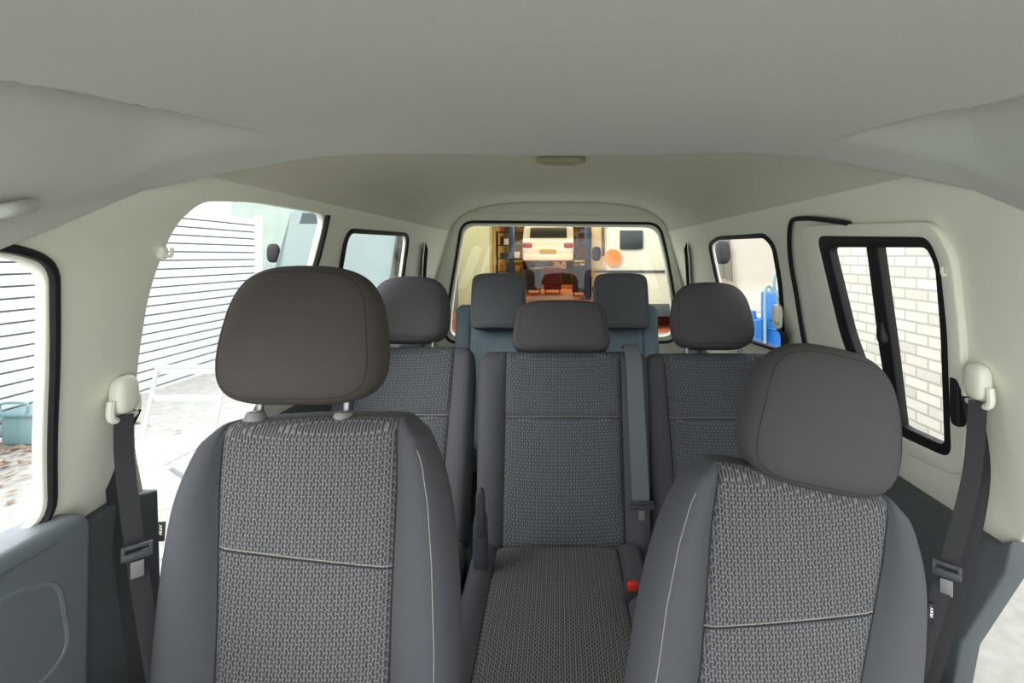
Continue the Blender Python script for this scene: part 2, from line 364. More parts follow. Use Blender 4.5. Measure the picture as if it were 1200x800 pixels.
bm=bmesh.new(); superq(bm,c-Vector((0,0,0.008)),(0.11,0.035,0.014),3); finish(bm,'lens',M_dome,dl)
bm=bmesh.new(); tube(bm,cat([P(-60,264,0.53),P(-30,254,0.54),P(10,246,0.55),P(38,240,0.59)],6),0.008,10)
finish(bm,'grab_handle',M_head,label='grey plastic grab handle above the door',category='handle')
for px,py,s in((188,296,-1),(1117,318,1)):
    bm=bmesh.new(); q=w3(s,px,py,-0.003); superq(bm,q,(0.012,0.014,0.022),4,div=4); tube(bm,cat([q,q+Vector((-s*0.014,0,-0.006)),q+Vector((-s*0.016,0,0.008))],4),0.003,6)
    finish(bm,'coat_hook',M_cream,label='small cream plastic coat hook on the pillar',category='hook',group='coat hooks')
# ---------------------------------------------------------------- seats
def lerp_tab(tab,x):
    for i in range(len(tab)-1):
        if x<=tab[i+1][0]:
            t=(x-tab[i][0])/(tab[i+1][0]-tab[i][0]); t=max(0,min(1,t)); return tab[i][1]*(1-t)+tab[i+1][1]*t
    return tab[-1][1]
def loft(M,Ln,wt,it,t,b,mats,name,parent,r=0.035,seam=None,stitch=False,crown=0.0,label=None,slope=0.0):
    bm=bmesh.new(); rows=[]
    ds=[]
    for th in (88,62,36,14): a=math.radians(th); ds.append((r*(1-math.sin(a)),r*(1-math.cos(a)),0))
    base=[r+ (Ln-r)*k/9 for k in range(10)]
    groove=seam and slope==0
    if groove:
        base=[q for q in base if abs(q-seam)>0.018]+[seam-0.010,seam-0.003,seam+0.003,seam+0.010]; base.sort()
    for d in base: ds.append((d,0,1 if (groove and abs(d-seam)<0.004) else 0))
    ds.append((Ln+0.01,0.03,0))
    for d,sh,gv in ds:
        w=lerp_tab(wt,d)-sh*0.25; wi=min(lerp_tab(it,d),w-0.012); bb=b*sm(d/0.12+0.15)
        g=w-wi
        half=[(0,0.000-0.006,1),(wi*0.5,-0.005,1),(wi*0.88,-0.003,1),(wi-0.004,0.000,1),(wi,0.007,1),(wi+0.005,-0.001,0),(wi+g*0.25,-bb*0.65,0),(wi+g*0.55,-bb,0),(wi+g*0.85,-bb*0.72,0),(w,0.012,0),(w+0.004,t*0.5,0),(w-0.004,t*0.85,0),(w*0.86,t,0),(w*0.4,t+0.004,0),(0,t+0.005,0)]
        pts=[]
        for x,y,ins in half:
            if gv and ins and x<wi-0.001: y+=0.007
            if y<t*0.5: y=min(t*0.5,y+sh)
            elif y>t*0.7: y-=sh*0.6
            zz=-d+crown*(1-(x/max(w,0.01))**2)*sm(1-d/0.25)
            pts.append(Vector((x,y,zz)))
        loop=pts+[Vector((-p.x,p.y,p.z)) for p in pts[-2:0:-1]]
        rows.append([bm.verts.new(M@p) for p in loop])
    n=len(rows[0])
    for i in range(len(rows)-1):
        for k in range(n):
            f=bm.faces.new([rows[i][k],rows[i][(k+1)%n],rows[i+1][(k+1)%n],rows[i+1][k]])
            f.material_index=0 if (k<4 or k>=n-4) else 1
    f=bm.faces.new(rows[0]); f.material_index=1; f=bm.faces.new(rows[-1]); f.material_index=1
    ob=finish(bm,name,mats,parent,subs=2)
    if label: ob['label']=label
    me=ob.data; bvh=BVHTree.FromPolygons([v.co+WL[ob] for v in me.vertices],[p.vertices[:] for p in me.polygons])
    nrm=(M.to_3x3()@Vector((0,1,0))).normalized()
    def proj(x,z):
        o=M@Vector((x,-0.3,z)); h=bvh.ray_cast(o,nrm)
        return (h[0]-nrm*0.0006) if h[0] else None
    def line(fn,d0,d1,rad,m,nm):
        pts=[]
        for k in range(41):
            d=d0+(d1-d0)*k/40; q=proj(fn(d),-d)
            if q: pts.append(q)
        if len(pts)>3:
            b2=bmesh.new(); tube(b2,pts,rad,6); finish(b2,nm,m,parent)
    for s in(-1,1):
        line(lambda d:s*lerp_tab(it,d),0.02,Ln-0.01,0.0014,M_seam,'seam')
        if stitch and s==stitch: line(lambda d:s*(lerp_tab(it,d)+0.74*(lerp_tab(wt,d)-lerp_tab(it,d))),0.05,Ln-0.01,0.0009,M_stitch,'stitching')
    if seam:
        wi=lerp_tab(it,seam)-0.002
        for off,rr,mm,nm in((0,0.0009,M_stitch,'stitching'),(-0.0035,0.0013,M_seam,'seam')):
            pts=[proj(-wi+2*wi*k/24,-seam+off+slope*(-wi+2*wi*k/24)) for k in range(25)]; pts=[p for p in pts if p]
            b2=bmesh.new(); tube(b2,pts,rr,6); finish(b2,nm,mm,parent)
    return ob
def headrest(M,size,parent,m,taper=0.16,posts=0.075,drop=0.08,n=3.2,collar=True,low=0.05):
    def sh(p):
        k=1-taper*(0.5+0.5*p.z)**1.4-low*max(0,-p.z)**2
        return Vector((p.x*k, p.y*(1-0.25*max(0,p.z)) + 0.15*p.x*p.x*1.0, p.z-0.05*(p.x**2)))
    bm=bmesh.new(); superq(bm,(0,0,0),size,n,M,12,sh)
    h=finish(bm,'headrest',m,parent,subs=1)
    me=h.data; bvh=BVHTree.FromPolygons([v.co+WL[h] for v in me.vertices],[p.vertices[:] for p in me.polygons])
    pts=[]
    for k in range(48):
        a=2*math.pi*k/48; c,s=math.cos(a),math.sin(a); nn=4.5; kk=(abs(c)**nn+abs(s)**nn)**(-1/nn)
        q=sh(Vector((c*kk*0.88,0,s*kk*0.88))); o=M@Vector((q.x*size[0]/2,-0.3,q.z*size[2]/2)); d=(M.to_3x3()@Vector((0,1,0))).normalized()
        r=bvh.ray_cast(o,d)
        if r[0]: pts.append(r[0]-d*0.0001)
    b2=bmesh.new(); tube(b2,pts,0.0008,6,True); finish(b2,'seam',M_seam,h)
    for s in(-1,1):
        b2=bmesh.new(); cyl(b2,M@Vector((s*posts,0.01,-size[2]*0.3)),M@Vector((s*posts,0.012,-size[2]/2-drop)),0.006,seg=14); finish(b2,'headrest_post',M_chrome,parent)
        if collar:
            b2=bmesh.new(); cyl(b2,M@Vector((s*posts,0.0,-size[2]/2-drop-0.004)),M@Vector((s*posts,0.0,-size[2]/2-drop+0.011)),0.019,0.014,seg=18,bev=0.002); finish(b2,'post_collar',M_collar,parent)
    return h
def seat(top,lean,rec,Ln,wt,it,hr,hrsize,label,group=None,t=0.10,b=0.03,seam=None,stitch=False,mats=None,mh=None,drop=0.08,posts=0.075,cush=None,taper=0.16,r=0.035,crown=0.0,collar=True,cm=None,hn=3.2,low=0.05,slope=0.0,htilt=0.0):
    R=Matrix.Rotation(math.radians(lean),4,'Y')@Matrix.Rotation(math.radians(-rec),4,'X')
    M=Matrix.Translation(top)@R
    foot=M@Vector((0,0,-Ln))
    e=empty('car_seat',(foot.x,foot.y-0.15,0.455),label,'car seat')
    if group: e['group']=group
    loft(M,Ln,wt,it,t,b,mats or [M_seatins,M_bol],'backrest',e,seam=seam,stitch=stitch,r=r,crown=crown,slope=slope)
    headrest(M@Matrix.Translation(hr)@Matrix.Rotation(math.radians(htilt),4,'Y'),hrsize,e,mh or M_hr,drop=drop,posts=posts,taper=taper,collar=collar,n=hn,low=low)
    if cush:
        cw,ct,cl,cx,cyf,cz=cush
        Mc=Matrix.Translation((cx,cyf-cl,cz))@Matrix.Rotation(math.pi,4,'Z')@Matrix.Rotation(math.radians(-90-4),4,'X')
        loft(Mc,cl,[(0,cw*0.93),(0.05,cw),(cl,cw)],[(0,cw*0.72),(cl,cw*0.72)],ct,0.018,cm or [M_cush,M_bol],'cushion',e,r=0.03)
        bm=bmesh.new(); box(bm,(cx,cyf-cl/2,(0.455+cz-ct)/2),(cw*1.5,cl*0.75,cz-ct-0.455+0.03),bev=0.02)
        finish(bm,'seat_base',M_card2,e)
    return e,M
WTF=[(0,0.158),(0.012,0.164),(0.035,0.186),(0.07,0.205),(0.13,0.221),(0.22,0.231),(0.34,0.237),(0.6,0.234)]
ITF=[(0,0.142),(0.1,0.144),(0.3,0.136),(0.6,0.132)]
WTR=[(0,0.158),(0.012,0.164),(0.035,0.186),(0.07,0.203),(0.13,0.218),(0.22,0.226),(0.34,0.226),(0.6,0.22)]
ITR=[(0,0.142),(0.1,0.142),(0.3,0.126),(0.6,0.122)]
e1,M1=seat((-0.410,0.84,EZ-0.270),-2.0,8,0.62,WTF,ITF,(-0.026,0.03,0.142),(0.298,0.12,0.236),'grey patterned cloth front seat with brown headrest on posts',stitch=1,seam=0.208,slope=-0.14,drop=0.024,cush=(0.25,0.12,0.50,-0.36,0.80,0.78),crown=0.004,hn=3.7,taper=0.20,htilt=2)
e2,M2=seat((0.406,0.84,EZ-0.368),11.5,8,0.62,WTR,ITR,(0.028,0.03,0.104),(0.286,0.12,0.242),'grey patterned cloth front seat, headrest low, beside open door',stitch=-1,seam=0.212,slope=0.27,drop=0.005,cush=(0.25,0.12,0.50,0.33,0.80,0.72),crown=0.004,hn=3.3,taper=0.20,mh=M_hrb)
for e,M,s,X0 in((e1,M1,-1,0.229),(e2,M2,1,0.223)):
    c=M@Vector((s*(X0+0.006),0.006,-0.165))
    bm=bmesh.new(); box(bm,(0,0,0),(0.012,0.002,0.030),Matrix.Translation(c)@M.to_3x3().to_4x4(),0,0.0008); tg=finish(bm,'airbag_tag',M_black,e,label='small black fabric airbag tag')
    cu=bpy.data.curves.new('t','FONT'); cu.body='AIRBAG'; cu.size=0.0065; cu.extrude=0.0001; cu.align_x='CENTER'; cu.align_y='CENTER'
    o=bpy.data.objects.new('t',cu); scene.collection.objects.link(o); dg=bpy.context.evaluated_depsgraph_get(); dg.update()
    me=bpy.data.meshes.new_from_object(o.evaluated_get(dg),depsgraph=dg); bm=bmesh.new(); bm.from_mesh(me); bpy.data.objects.remove(o)
    bmesh.ops.transform(bm,verts=bm.verts[:],matrix=Matrix.Translation(c-Vector((0,0.0016,0)))@Matrix.Rotation(math.pi/2,4,'Y')@Matrix.Rotation(math.pi/2,4,'X'))
    finish(bm,'tag_lettering',M_whitep,tg,smooth=False)
W2=[(0,0.19),(0.02,0.205),(0.06,0.214),(0.58,0.222)]
I2=[(0,0.150),(0.6,0.142)]
g2='second row seats'
m2=[M_insrear,M_bol]
eA,MA=seat((P(477,405,1.62).x,1.62,EZ-0.282),0,20,0.57,W2,I2,(-0.012,0.025,0.122),(0.280,0.12,0.222),'grey patterned rear seat with brown headrest by the sliding door',g2,seam=0.21,drop=0.03,mh=M_hr2,cush=(0.21,0.12,0.48,-0.46,1.40,0.68),b=0.018,posts=0.085,hn=3.6,mats=m2)
W2m=[(0,0.25),(0.02,0.262),(0.06,0.266),(0.58,0.242)]
eB,MB=seat((P(660,410,1.60).x,1.60,EZ-0.292),0,20,0.605,W2m,[(0,0.178),(0.6,0.170)],(-0.006,0.02,0.077),(0.318,0.12,0.165),'wide middle rear seat in patterned grey cloth, headrest lowered',g2,seam=0.20,drop=0.0,mh=M_hr2,cush=(0.228,0.12,0.52,-0.005,1.40,0.675),b=0.02,taper=0.14,collar=False,hn=5.5,low=0.0,mats=m2)
eC,MC=seat((P(833,413,1.62).x,1.62,EZ-0.302),0,20,0.57,W2,I2,(0.020,0.025,0.122),(0.280,0.12,0.222),'grey patterned rear seat with brown headrest beside vent window',g2,seam=0.20,drop=0.03,mh=M_hr2,cush=(0.21,0.12,0.48,0.46,1.40,0.68),b=0.018,posts=0.085,hn=3.6,mats=m2)
g3='third row seats'
for cx,hxp in((-0.262,-0.030),(0.24,0.060)):
    seat((cx,2.55,EZ-0.235),0,14,0.55,[(0,0.235),(0.03,0.252),(0.55,0.25)],[(0,0.175),(0.55,0.17)],(hxp,-0.075,0.0),(0.262,0.09,0.27),'blue-grey cloth third row seat with dark square headrest',g3,mats=[M_blue,M_bluep],mh=M_hr3,drop=0.0,taper=0.0,cush=(0.23,0.11,0.45,cx,2.40,0.78),cm=[M_blue,M_bluep],collar=False,b=0.012,hn=8,low=0.0)
bm=bmesh.new(); superq(bm,P(563,640,1.30),(0.035,0.05,0.18),4,div=6); superq(bm,P(563,600,1.28),(0.022,0.03,0.12),4,div=6)
finish(bm,'recliner_lever',M_card2,eB,label='black plastic recliner cover and lever')
bm=bmesh.new(); box(bm,P(738,700,1.20),(0.030,0.022,0.075),bev=0.006); bk=finish(bm,'belt_buckle',M_card2,label='dark plastic seat belt buckle with red release button',category='seat belt buckle')
bm=bmesh.new(); box(bm,P(741,686,1.175),(0.024,0.014,0.020),bev=0.004); finish(bm,'release_button',M_red,bk)
# ---------------------------------------------------------------- belts
def tongue(bm,c,across,mi=0,w=0.045):
    a=Vector(across).normalized(); up=Vector((0,0,1)); n=a.cross(up)
    Mx=Matrix((( a.x,n.x,up.x,c.x),(a.y,n.y,up.y,c.y),(a.z,n.z,up.z,c.z),(0,0,0,1)))
    box(bm,(0,0,0),(w,0.010,0.012),Mx,mi,0.003); box(bm,(0,0,-0.022),(0.017,0.003,0.026),Mx,1,0.001); box(bm,(0,0,0.014),(w*0.8,0.006,0.006),Mx,mi,0.002)
    for s in(-1,1): box(bm,(s*w*0.42,0,0.007),(0.006,0.007,0.02),Mx,mi,0.002)
def belt(name,paths,width,across,label,mt=M_belt,anchor=None,tong=None,tw=0.045):
    allp=[p for pa in paths for p in pa]
    e=empty(name,min(allp,key=lambda p:p.z),label,'seat belt')
    for pa in paths:
        bm=bmesh.new(); ribbon(bm,cat(pa,8),width,across); finish(bm,'webbing',mt,e)
    if anchor is not None:
        bm=bmesh.new(); superq(bm,anchor,(0.028,0.042,0.062),2.8,div=8); finish(bm,'anchor_cover',M_cream,e,label='cream plastic anchor cover')
        bm=bmesh.new(); tube(bm,cat([anchor+Vector(q) for q in((-0.0,-0.024,-0.005),(0,-0.024,-0.032),(0,0.0,-0.040),(0,0.024,-0.032),(0,0.024,-0.005))],5),0.006,8); finish(bm,'belt_guide',M_cream,e)
    if tong is not None:
        bm=bmesh.new(); tongue(bm,tong,across,w=tw); finish(bm,'tongue',[M_card2,M_collar],e)
    return e
acL=Vector((0.75,0.66,0)); acR=Vector((-0.75,0.66,0))
a1=w3(-1,134,462,-0.016)
belt('seat_belt',[[a1+Vector((0.008,-0.01,-0.03)),P(146,540,0.815),P(158,640,0.81),P(172,730,0.80),P(190,830,0.78)],
  [a1+Vector((0.0,0.015,-0.03)),P(134,540,0.88),P(143,640,0.885),P(158,760,0.88),P(168,860,0.87)]],0.025,acL,'black seat belt hanging from cream pillar anchor by closed door',anchor=a1,tong=P(161,650,0.80),tw=0.04)
a2=w3(1,1157,447,-0.016)
belt('seat_belt',[[a2+Vector((-0.008,-0.01,-0.03)),P(1138,560,0.845),P(1110,668,0.84),P(1088,740,0.82),P(1060,830,0.80)],
  [a2+Vector((0.0,0.015,-0.03)),P(1150,560,0.90),P(1126,680,0.90),P(1092,790,0.90),P(1074,860,0.90)]],0.025,acR,'black seat belt hanging from cream pillar anchor by open door',anchor=a2,tong=P(1109,672,0.83),tw=0.04)
bm=bmesh.new(); superq(bm,w3(1,1131,460,-0.012),(0.02,0.022,0.12),5,div=6); finish(bm,'belt_height_adjuster',M_black,label='black plastic belt height adjuster on the pillar',category='adjuster')
pts=[MB@Vector((0.212,0.06,0.015)),MB@Vector((0.212,0.0,0.012))]+[MB@Vector((0.214,-0.036,z)) for z in(-0.05,-0.15,-0.27,-0.40,-0.45)]
belt('seat_belt',[pts],0.048,(1,0,0),'grey seat belt lying down the middle rear backrest with tongue',mt=M_beltg,tong=MB@Vector((0.214,-0.045,-0.44)),tw=0.07)
a3=w3(1,922,368,-0.03); belt('seat_belt',[[a3+Vector((0,0,-0.04)),P(921,400,1.62),P(915,440,1.62)],[a3+Vector((0,0.02,-0.03)),P(924,410,1.70),P(922,470,1.70)]],0.042,(0,1,0.1),'black rear seat belt on a cream pillar anchor',anchor=a3)
for s,px in((-1,495),(1,808)):
    a=w3(s,px,288,-0.02); belt('seat_belt',[[a,w3(s,px+s*2,315,-0.02),w3(s,px+s*4,360,-0.02)]],0.05,(0.5*s,1,0),'thin black seat belt against the rearmost pillar')
# ---------------------------------------------------------------- exterior
bm=bmesh.new(); box(bm,(0,12,-0.05),(60,60,0.1)); finish(bm,'ground',M_ground,kind='structure',label='pale concrete yard ground')
FY=3.7; FL=7.8
e=empty('slatted_fence',(-4.5,FY,0),'pale grey-white horizontal metal slat fence beside the yard','fence')
bm=bmesh.new()
for k in range(20):
    z=0.05+k*0.1; box(bm,(-4.5,FY,z+0.05),(0.03,FL,0.084),I4,0,0.004)
finish(bm,'slat_panel',M_siding,e)
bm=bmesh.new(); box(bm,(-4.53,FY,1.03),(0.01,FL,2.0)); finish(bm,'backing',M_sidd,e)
for y in(-0.1,FY+FL/2):
    bm=bmesh.new(); box(bm,(-4.46,y,1.05),(0.08,0.08,2.1),bev=0.01); finish(bm,'post',M_siding,e)
bm=bmesh.new(); box(bm,(2.55,2.0,1.6),(0.25,5.6,3.2)); finish(bm,'brick_wall',M_brick,label='pale yellow brick wall beside the vehicle',category='wall')
def chair(loc):
    x,y,z=loc; e=empty('garden_chair',loc,'white metal folding garden chair standing on the yard','chair')
    for sx in(-1,1):
        bm=bmesh.new(); tube(bm,cat([(x+sx*0.2,y-0.22,0.01),(x+sx*0.2,y-0.05,0.25),(x+sx*0.2,y+0.14,0.46),(x+sx*0.2,y+0.26,0.85)],5),0.012); finish(bm,'leg',M_chairm,e)
        bm=bmesh.new(); tube(bm,[(x+sx*0.22,y+0.24,0.01),(x+sx*0.22,y,0.26),(x+sx*0.22,y-0.2,0.45)],0.012); finish(bm,'leg',M_chairm,e)
    bm=bmesh.new()
    for k in range(6): box(bm,(x,y-0.19+k*0.065,0.465),(0.42,0.045,0.012),bev=0.004)
    finish(bm,'seat',M_chairm,e)
    bm=bmesh.new()
    for k in(1,3): box(bm,(x,y+0.2+k*0.02,0.60+k*0.075),(0.40,0.014,0.035),bev=0.004)
    tube(bm,[(x-0.2,y+0.26,0.85),(x+0.2,y+0.26,0.85)],0.012)
    finish(bm,'backrest',M_chairm,e)
M_chairm=mat('chair_metal',col(176,182,186),0.5,var=0.04)
chair((-2.16,2.75,0))
bm=bmesh.new()
for k in range(700):
    x=random.gauss(-4.1,0.28); y=random.uniform(2.2,4.6); s=random.uniform(0.02,0.05); a=random.uniform(0,6.28); z=random.uniform(0.004,0.03)
    x=max(-4.4,x)
    vs=[bm.verts.new((x+math.cos(a+q)*s*l,y+math.sin(a+q)*s*l,z+random.uniform(0,0.012))) for q,l in((0,1),(1.57,0.5),(3.14,1),(4.71,0.5))]
    bm.faces.new(vs)
finish(bm,'leaf_litter',mat('dry_leaves',col(134,112,92),0.9,scale=8,var=0.5),kind='stuff',label='dry brown fallen leaves along the fence',category='leaves',smooth=False)
bm=bmesh.new(); box(bm,(-4.28,4.15,0.12),(0.26,0.24,0.24),bev=0.04); box(bm,(-4.28,4.15,0.25),(0.30,0.28,0.03),bev=0.012); tube(bm,cat([(-4.38,4.02,0.26),(-4.38,4.02,0.34),(-4.18,4.02,0.34),(-4.18,4.02,0.26)],4),0.010)
finish(bm,'storage_crate',M_teal,label='small teal plastic crate with lid on the ground',category='crate')
def vehicle(name,loc,rot,Ln,W,prof,wind,sides,label,category='van',paint=M_white,wheel=0.33,wy_=None,bev=0.09,grille=True):
    M=Matrix.Translation(loc)@Matrix.Rotation(rot,4,'Z'); e=empty(name,loc,label,category)
    bm=bmesh.new(); prism(bm,prof,-W/2,W/2,bev,3,M); body=finish(bm,'body',paint,e,angle=30)
    for (y0,z0,y1,z1,wf0,wf1) in wind:
        d=Vector((y1-y0,z1-z0)); nrm=Vector((d.y,-d.x)).normalized()*-0.012
        if nrm.x>0 and y0<0: nrm=-nrm
        if nrm.x<0 and y0>0: nrm=-nrm
        bm=bmesh.new(); q=[(-W/2*wf0,y0,z0),(W/2*wf0,y0,z0),(W/2*wf1,y1,z1),(-W/2*wf1,y1,z1)]
        vs=[bm.verts.new(M@Vector((a,b+nrm.x,c+nrm.y))) for a,b,c in q]; f=bm.faces.new(vs)
        r=bmesh.ops.extrude_face_region(bm,geom=[f]); 
        for v in r['geom']:
            if isinstance(v,bmesh.types.BMVert): v.co-=M.to_3x3()@Vector((0,nrm.x*1.5,nrm.y*1.5))
        finish(bm,'windscreen',M_glassd,e)
    for poly in sides:
        for s in(-1,1):
            bm=bmesh.new(); prism(bm,rnd(poly,0.05,3),s*(W/2-0.01),s*(W/2+0.006),0,1,M); finish(bm,'side_window',M_glassd,e)
    for y in (wy_ or (-Ln/2+0.85,Ln/2-0.8)):
        for s in(-1,1):
            bm=bmesh.new(); c=Vector((s*(W/2-0.09),y,wheel)); 
            cyl(bm,M@(c-Vector((0.11,0,0))),M@(c+Vector((0.11,0,0))),wheel,seg=28,bev=0.03); w=finish(bm,'wheel',M_tyre,e)
            bm=bmesh.new(); cyl(bm,M@(c+Vector((s*0.10,0,0))),M@(c+Vector((s*0.125,0,0))),wheel*0.62,wheel*0.55,seg=20); 
            for k in range(5):
                a=k*1.257; box(bm,(c+Vector((s*0.128,math.cos(a)*wheel*0.3,math.sin(a)*wheel*0.3))),(0.012,0.05,0.05),M,0,0.01)
            finish(bm,'hubcap',M_hub,w)
    yf=-Ln/2
    for s in(-1,1):
        bm=bmesh.new(); superq(bm,(s*(W/2-0.2),yf+0.05,0.72),(0.3,0.14,0.22),3,M,6); finish(bm,'headlight',M_hub,e)
        bm=bmesh.new(); superq(bm,(s*(W/2-0.08),Ln/2-0.03,1.0),(0.14,0.10,0.35),4,M,5); finish(bm,'tail_light',M_tail,e)
        bm=bmesh.new(); superq(bm,(s*(W/2+0.13),yf+1.0,1.55),(0.2,0.12,0.32),3,M,5); finish(bm,'mirror',M_black,e)
    bm=bmesh.new(); box(bm,(0,yf+0.03,0.42),(W*0.94,0.16,0.26),M,0,0.05); finish(bm,'bumper',M_card2,e)
    if grille:
        bm=bmesh.new(); box(bm,(0,yf-0.0,0.68),(W*0.45,0.06,0.14),M,0,0.02); finish(bm,'grille',M_black,e)
    bm=bmesh.new(); box(bm,(0,Ln/2-0.02,0.42),(W*0.94,0.14,0.24),M,0,0.05); finish(bm,'rear_bumper',M_card2,e)
    return e,M
def vanprof(Ln,H,b=0.25):
    f=-Ln/2; r=Ln/2
    return [(f,b),(f-0.0,0.85),(f+0.75,1.12),(f+1.35,H-0.12),(f+1.7,H),(r-0.1,H),(r,1.0),(r,b)]
def vanw(Ln,H): f=-Ln/2; return [(f+0.80,1.16,f+1.32,H-0.2,0.86,0.76)]
def vans(Ln,H): f=-Ln/2; return [[(f+0.98,1.15),(f+1.42,H-0.2),(f+2.0,H-0.2),(f+2.0,1.15)],[(f+2.12,1.15),(f+2.12,H-0.22),(f+3.3,H-0.22),(f+3.4,1.15)]]
vehicle('van',(-3.85,9.7,0),math.radians(6),4.0,1.85,vanprof(4.0,2.45),vanw(4.0,2.45),vans(4.0,2.45),'grey-green van with dark glass parked beyond the slatted fence',paint=M_silver)
fT=-2.4
e,M=vehicle('truck',(2.0,12.6,0),0,4.8,2.1,[(fT,0.35),(fT,2.3),(fT+0.35,2.75),(2.4,2.75),(2.4,0.35)],[],[[(fT+0.4,1.5),(fT+0.5,2.2),(fT+1.2,2.2),(fT+1.2,1.5)]],'cream white truck with an orange disc on its front',category='truck',paint=M_cpaint,grille=False)
bm=bmesh.new(); box(bm,P(740,281,10.17),(0.46,0.04,0.38),bev=0.04); finish(bm,'cab_window',M_glassd,e)
bm=bmesh.new(); cyl(bm,P(718,302,10.14),P(718,302,10.20),0.17,seg=32); finish(bm,'orange_disc',M_orange,e)
bm=bmesh.new(); box(bm,P(740,318,10.18),(1.5,0.03,0.05),bev=0.01); finish(bm,'trim_strip',M_card2,e)
e,M=vehicle('van',(3.45,7.75,0),math.radians(-12),4.0,1.8,vanprof(4.0,2.0),vanw(4.0,2.0),vans(4.0,2.0),'beige van with an orange stripe parked by the workshop',paint=M_beige)
for s in(-1,1):
    bm=bmesh.new(); box(bm,(s*0.903,0.4,0.98),(0.012,2.8,0.2),M,0,0.004); finish(bm,'stripe',M_orange,e)
c0=Vector((2.42,5.4,0))
bm=bmesh.new(); c=c0; cyl(bm,c,c+Vector((0,0,1.12)),0.27,seg=32,bev=0.015)
for z in(0.37,0.75): tube(bm,[c+Vector((0.275*math.cos(a*0.2618),0.275*math.sin(a*0.2618),z)) for a in range(24)],0.012,6,True)
cyl(bm,c+Vector((0.12,-0.1,1.12)),c+Vector((0.12,-0.1,1.15)),0.04)
finish(bm,'oil_drum',M_bluecan,label='bright blue steel drum standing by the brick wall',category='drum')
bm=bmesh.new(); cyl(bm,(2.02,5.35,0),(2.02,5.35,0.85),0.12,seg=24,bev=0.03); cyl(bm,(2.02,5.35,0.85),(2.02,5.35,0.93),0.05,0.03,seg=16)
finish(bm,'gas_cylinder',M_bluecan,label='small blue gas cylinder standing beside the drum',category='gas cylinder')
bm=bmesh.new(); tube(bm,cat([(2.2,5.05,0.9),(2.1,5.0,1.25),(2.2,5.0,1.38),(2.33,5.0,1.22),(2.2,5.0,1.05),(2.02,4.98,1.2),(2.0,4.97,0.7),(2.0,4.97,0.02)],8),0.014,8)
finish(bm,'hose',M_teal,label='pale teal garden hose draped over the drum',category='hose')
e=empty('garage_building',(0,18,0),'open fronted workshop building with warm yellow interior','building')
def part(nm,c,s,m,b=0): 
    bm=bmesh.new(); box(bm,c,s,bev=b); return finish(bm,nm,m,e)
part('floor_slab',(0,19,0.01),(11,18,0.06),M_gfloor); part('roof',(1.85,19,3.9),(7.6,18.4,0.15),M_gwall)
part('wall',(-2.9,20.5,1.95),(0.2,14.6,3.9),M_gwall); part('wall',(5.5,19,1.95),(0.2,18,3.9),M_gwall); part('wall',(1.3,28,1.95),(8.4,0.2,3.9),M_gwall)
part('roof',(-2.4,20.5,3.9),(1.2,14.8,0.15),M_gwall)
part('pillar',(-1.66,10.2,1.95),(0.62,0.4,3.9),M_gpill,0.02); part('pillar',(4.9,10.2,1.95),(1.0,0.4,3.9),M_gpill,0.02); part('wall_infill',(-5.2,13.4,1.95),(6.6,0.3,3.9),M_darkg,0.02)
part('wall',(-1.87,11.8,1.95),(0.16,3.2,3.9),M_gwall)
for y in(13.8,17,21,25): part('roof_beam',(1.4,y,3.65),(7.6,0.2,0.35),M_gwall,0.02)
for y in(13.5,16.5,19.5,23):
    for x in(-1.4,1.2):
        bm=bmesh.new(); box(bm,(x,y,3.30),(0.18,1.4,0.06),bev=0.01); ob=finish(bm,'tube_lamp',M_whitep,label='hanging fluorescent tube lamp in the workshop',category='lamp',group='workshop tube lamps')
        bm=bmesh.new(); cyl(bm,(x,y-0.65,3.25),(x,y+0.65,3.25),0.03,seg=10); finish(bm,'tube',M_lamp,ob)
        bm=bmesh.new(); cyl(bm,(x,y-0.5,3.33),(x,y-0.5,3.83),0.008,seg=6); cyl(bm,(x,y+0.5,3.33),(x,y+0.5,3.83),0.008,seg=6); finish(bm,'hanger',M_black,ob)
for y,en in((13,160),(18,240),(23,240)):
    l=bpy.data.lights.new('warm','AREA'); l.energy=en; l.color=(1,0.82,0.5); l.shape='RECTANGLE'; l.size=3; l.size_y=3
    o=bpy.data.objects.new('warm_light',l); o.location=(0,y,3.2); scene.collection.objects.link(o)
e=empty('vehicle_lift',(-0.33,17.5,0.04),'two post vehicle lift holding a car','vehicle lift')
for x,m in((-1.62,M_steelb),(0.98,M_steelb)):
    bm=bmesh.new(); box(bm,(x,17.5,1.75),(0.17,0.35,3.4),bev=0.02); box(bm,(x,17.5,0.06),(0.5,0.6,0.04),bev=0.01); finish(bm,'post',m,e)
for s in(-1,1):
    for dy in(-1.0,1.0):
        bm=bmesh.new(); x0=-0.33+s*1.2; tube(bm,[(x0,17.5,1.30),(-0.33+s*0.6,17.5+dy,1.30)],0.05,8); finish(bm,'arm',M_yel,e)
M=Matrix.Translation((-0.33,17.5,1.10)); e=empty('car',(-0.33,17.5,1.10),'white hatchback raised on the workshop lift, seen from behind','car')
bm=bmesh.new(); prism(bm,[(-2.0,0.25),(-2.05,0.65),(-1.9,0.85),(-1.6,0.92),(-1.2,1.35),(0.3,1.42),(0.9,0.95),(1.9,0.75),(1.98,0.25)],-0.78,0.78,0.08,3,M); finish(bm,'body',M_white,e)
bm=bmesh.new(); box(bm,(0,0,0),(1.15,0.03,0.46),M@Matrix.Translation((0,-1.41,1.14))@Matrix.Rotation(math.radians(-43),4,'X'),0,0.005); finish(bm,'rear_window',M_glassd,e)
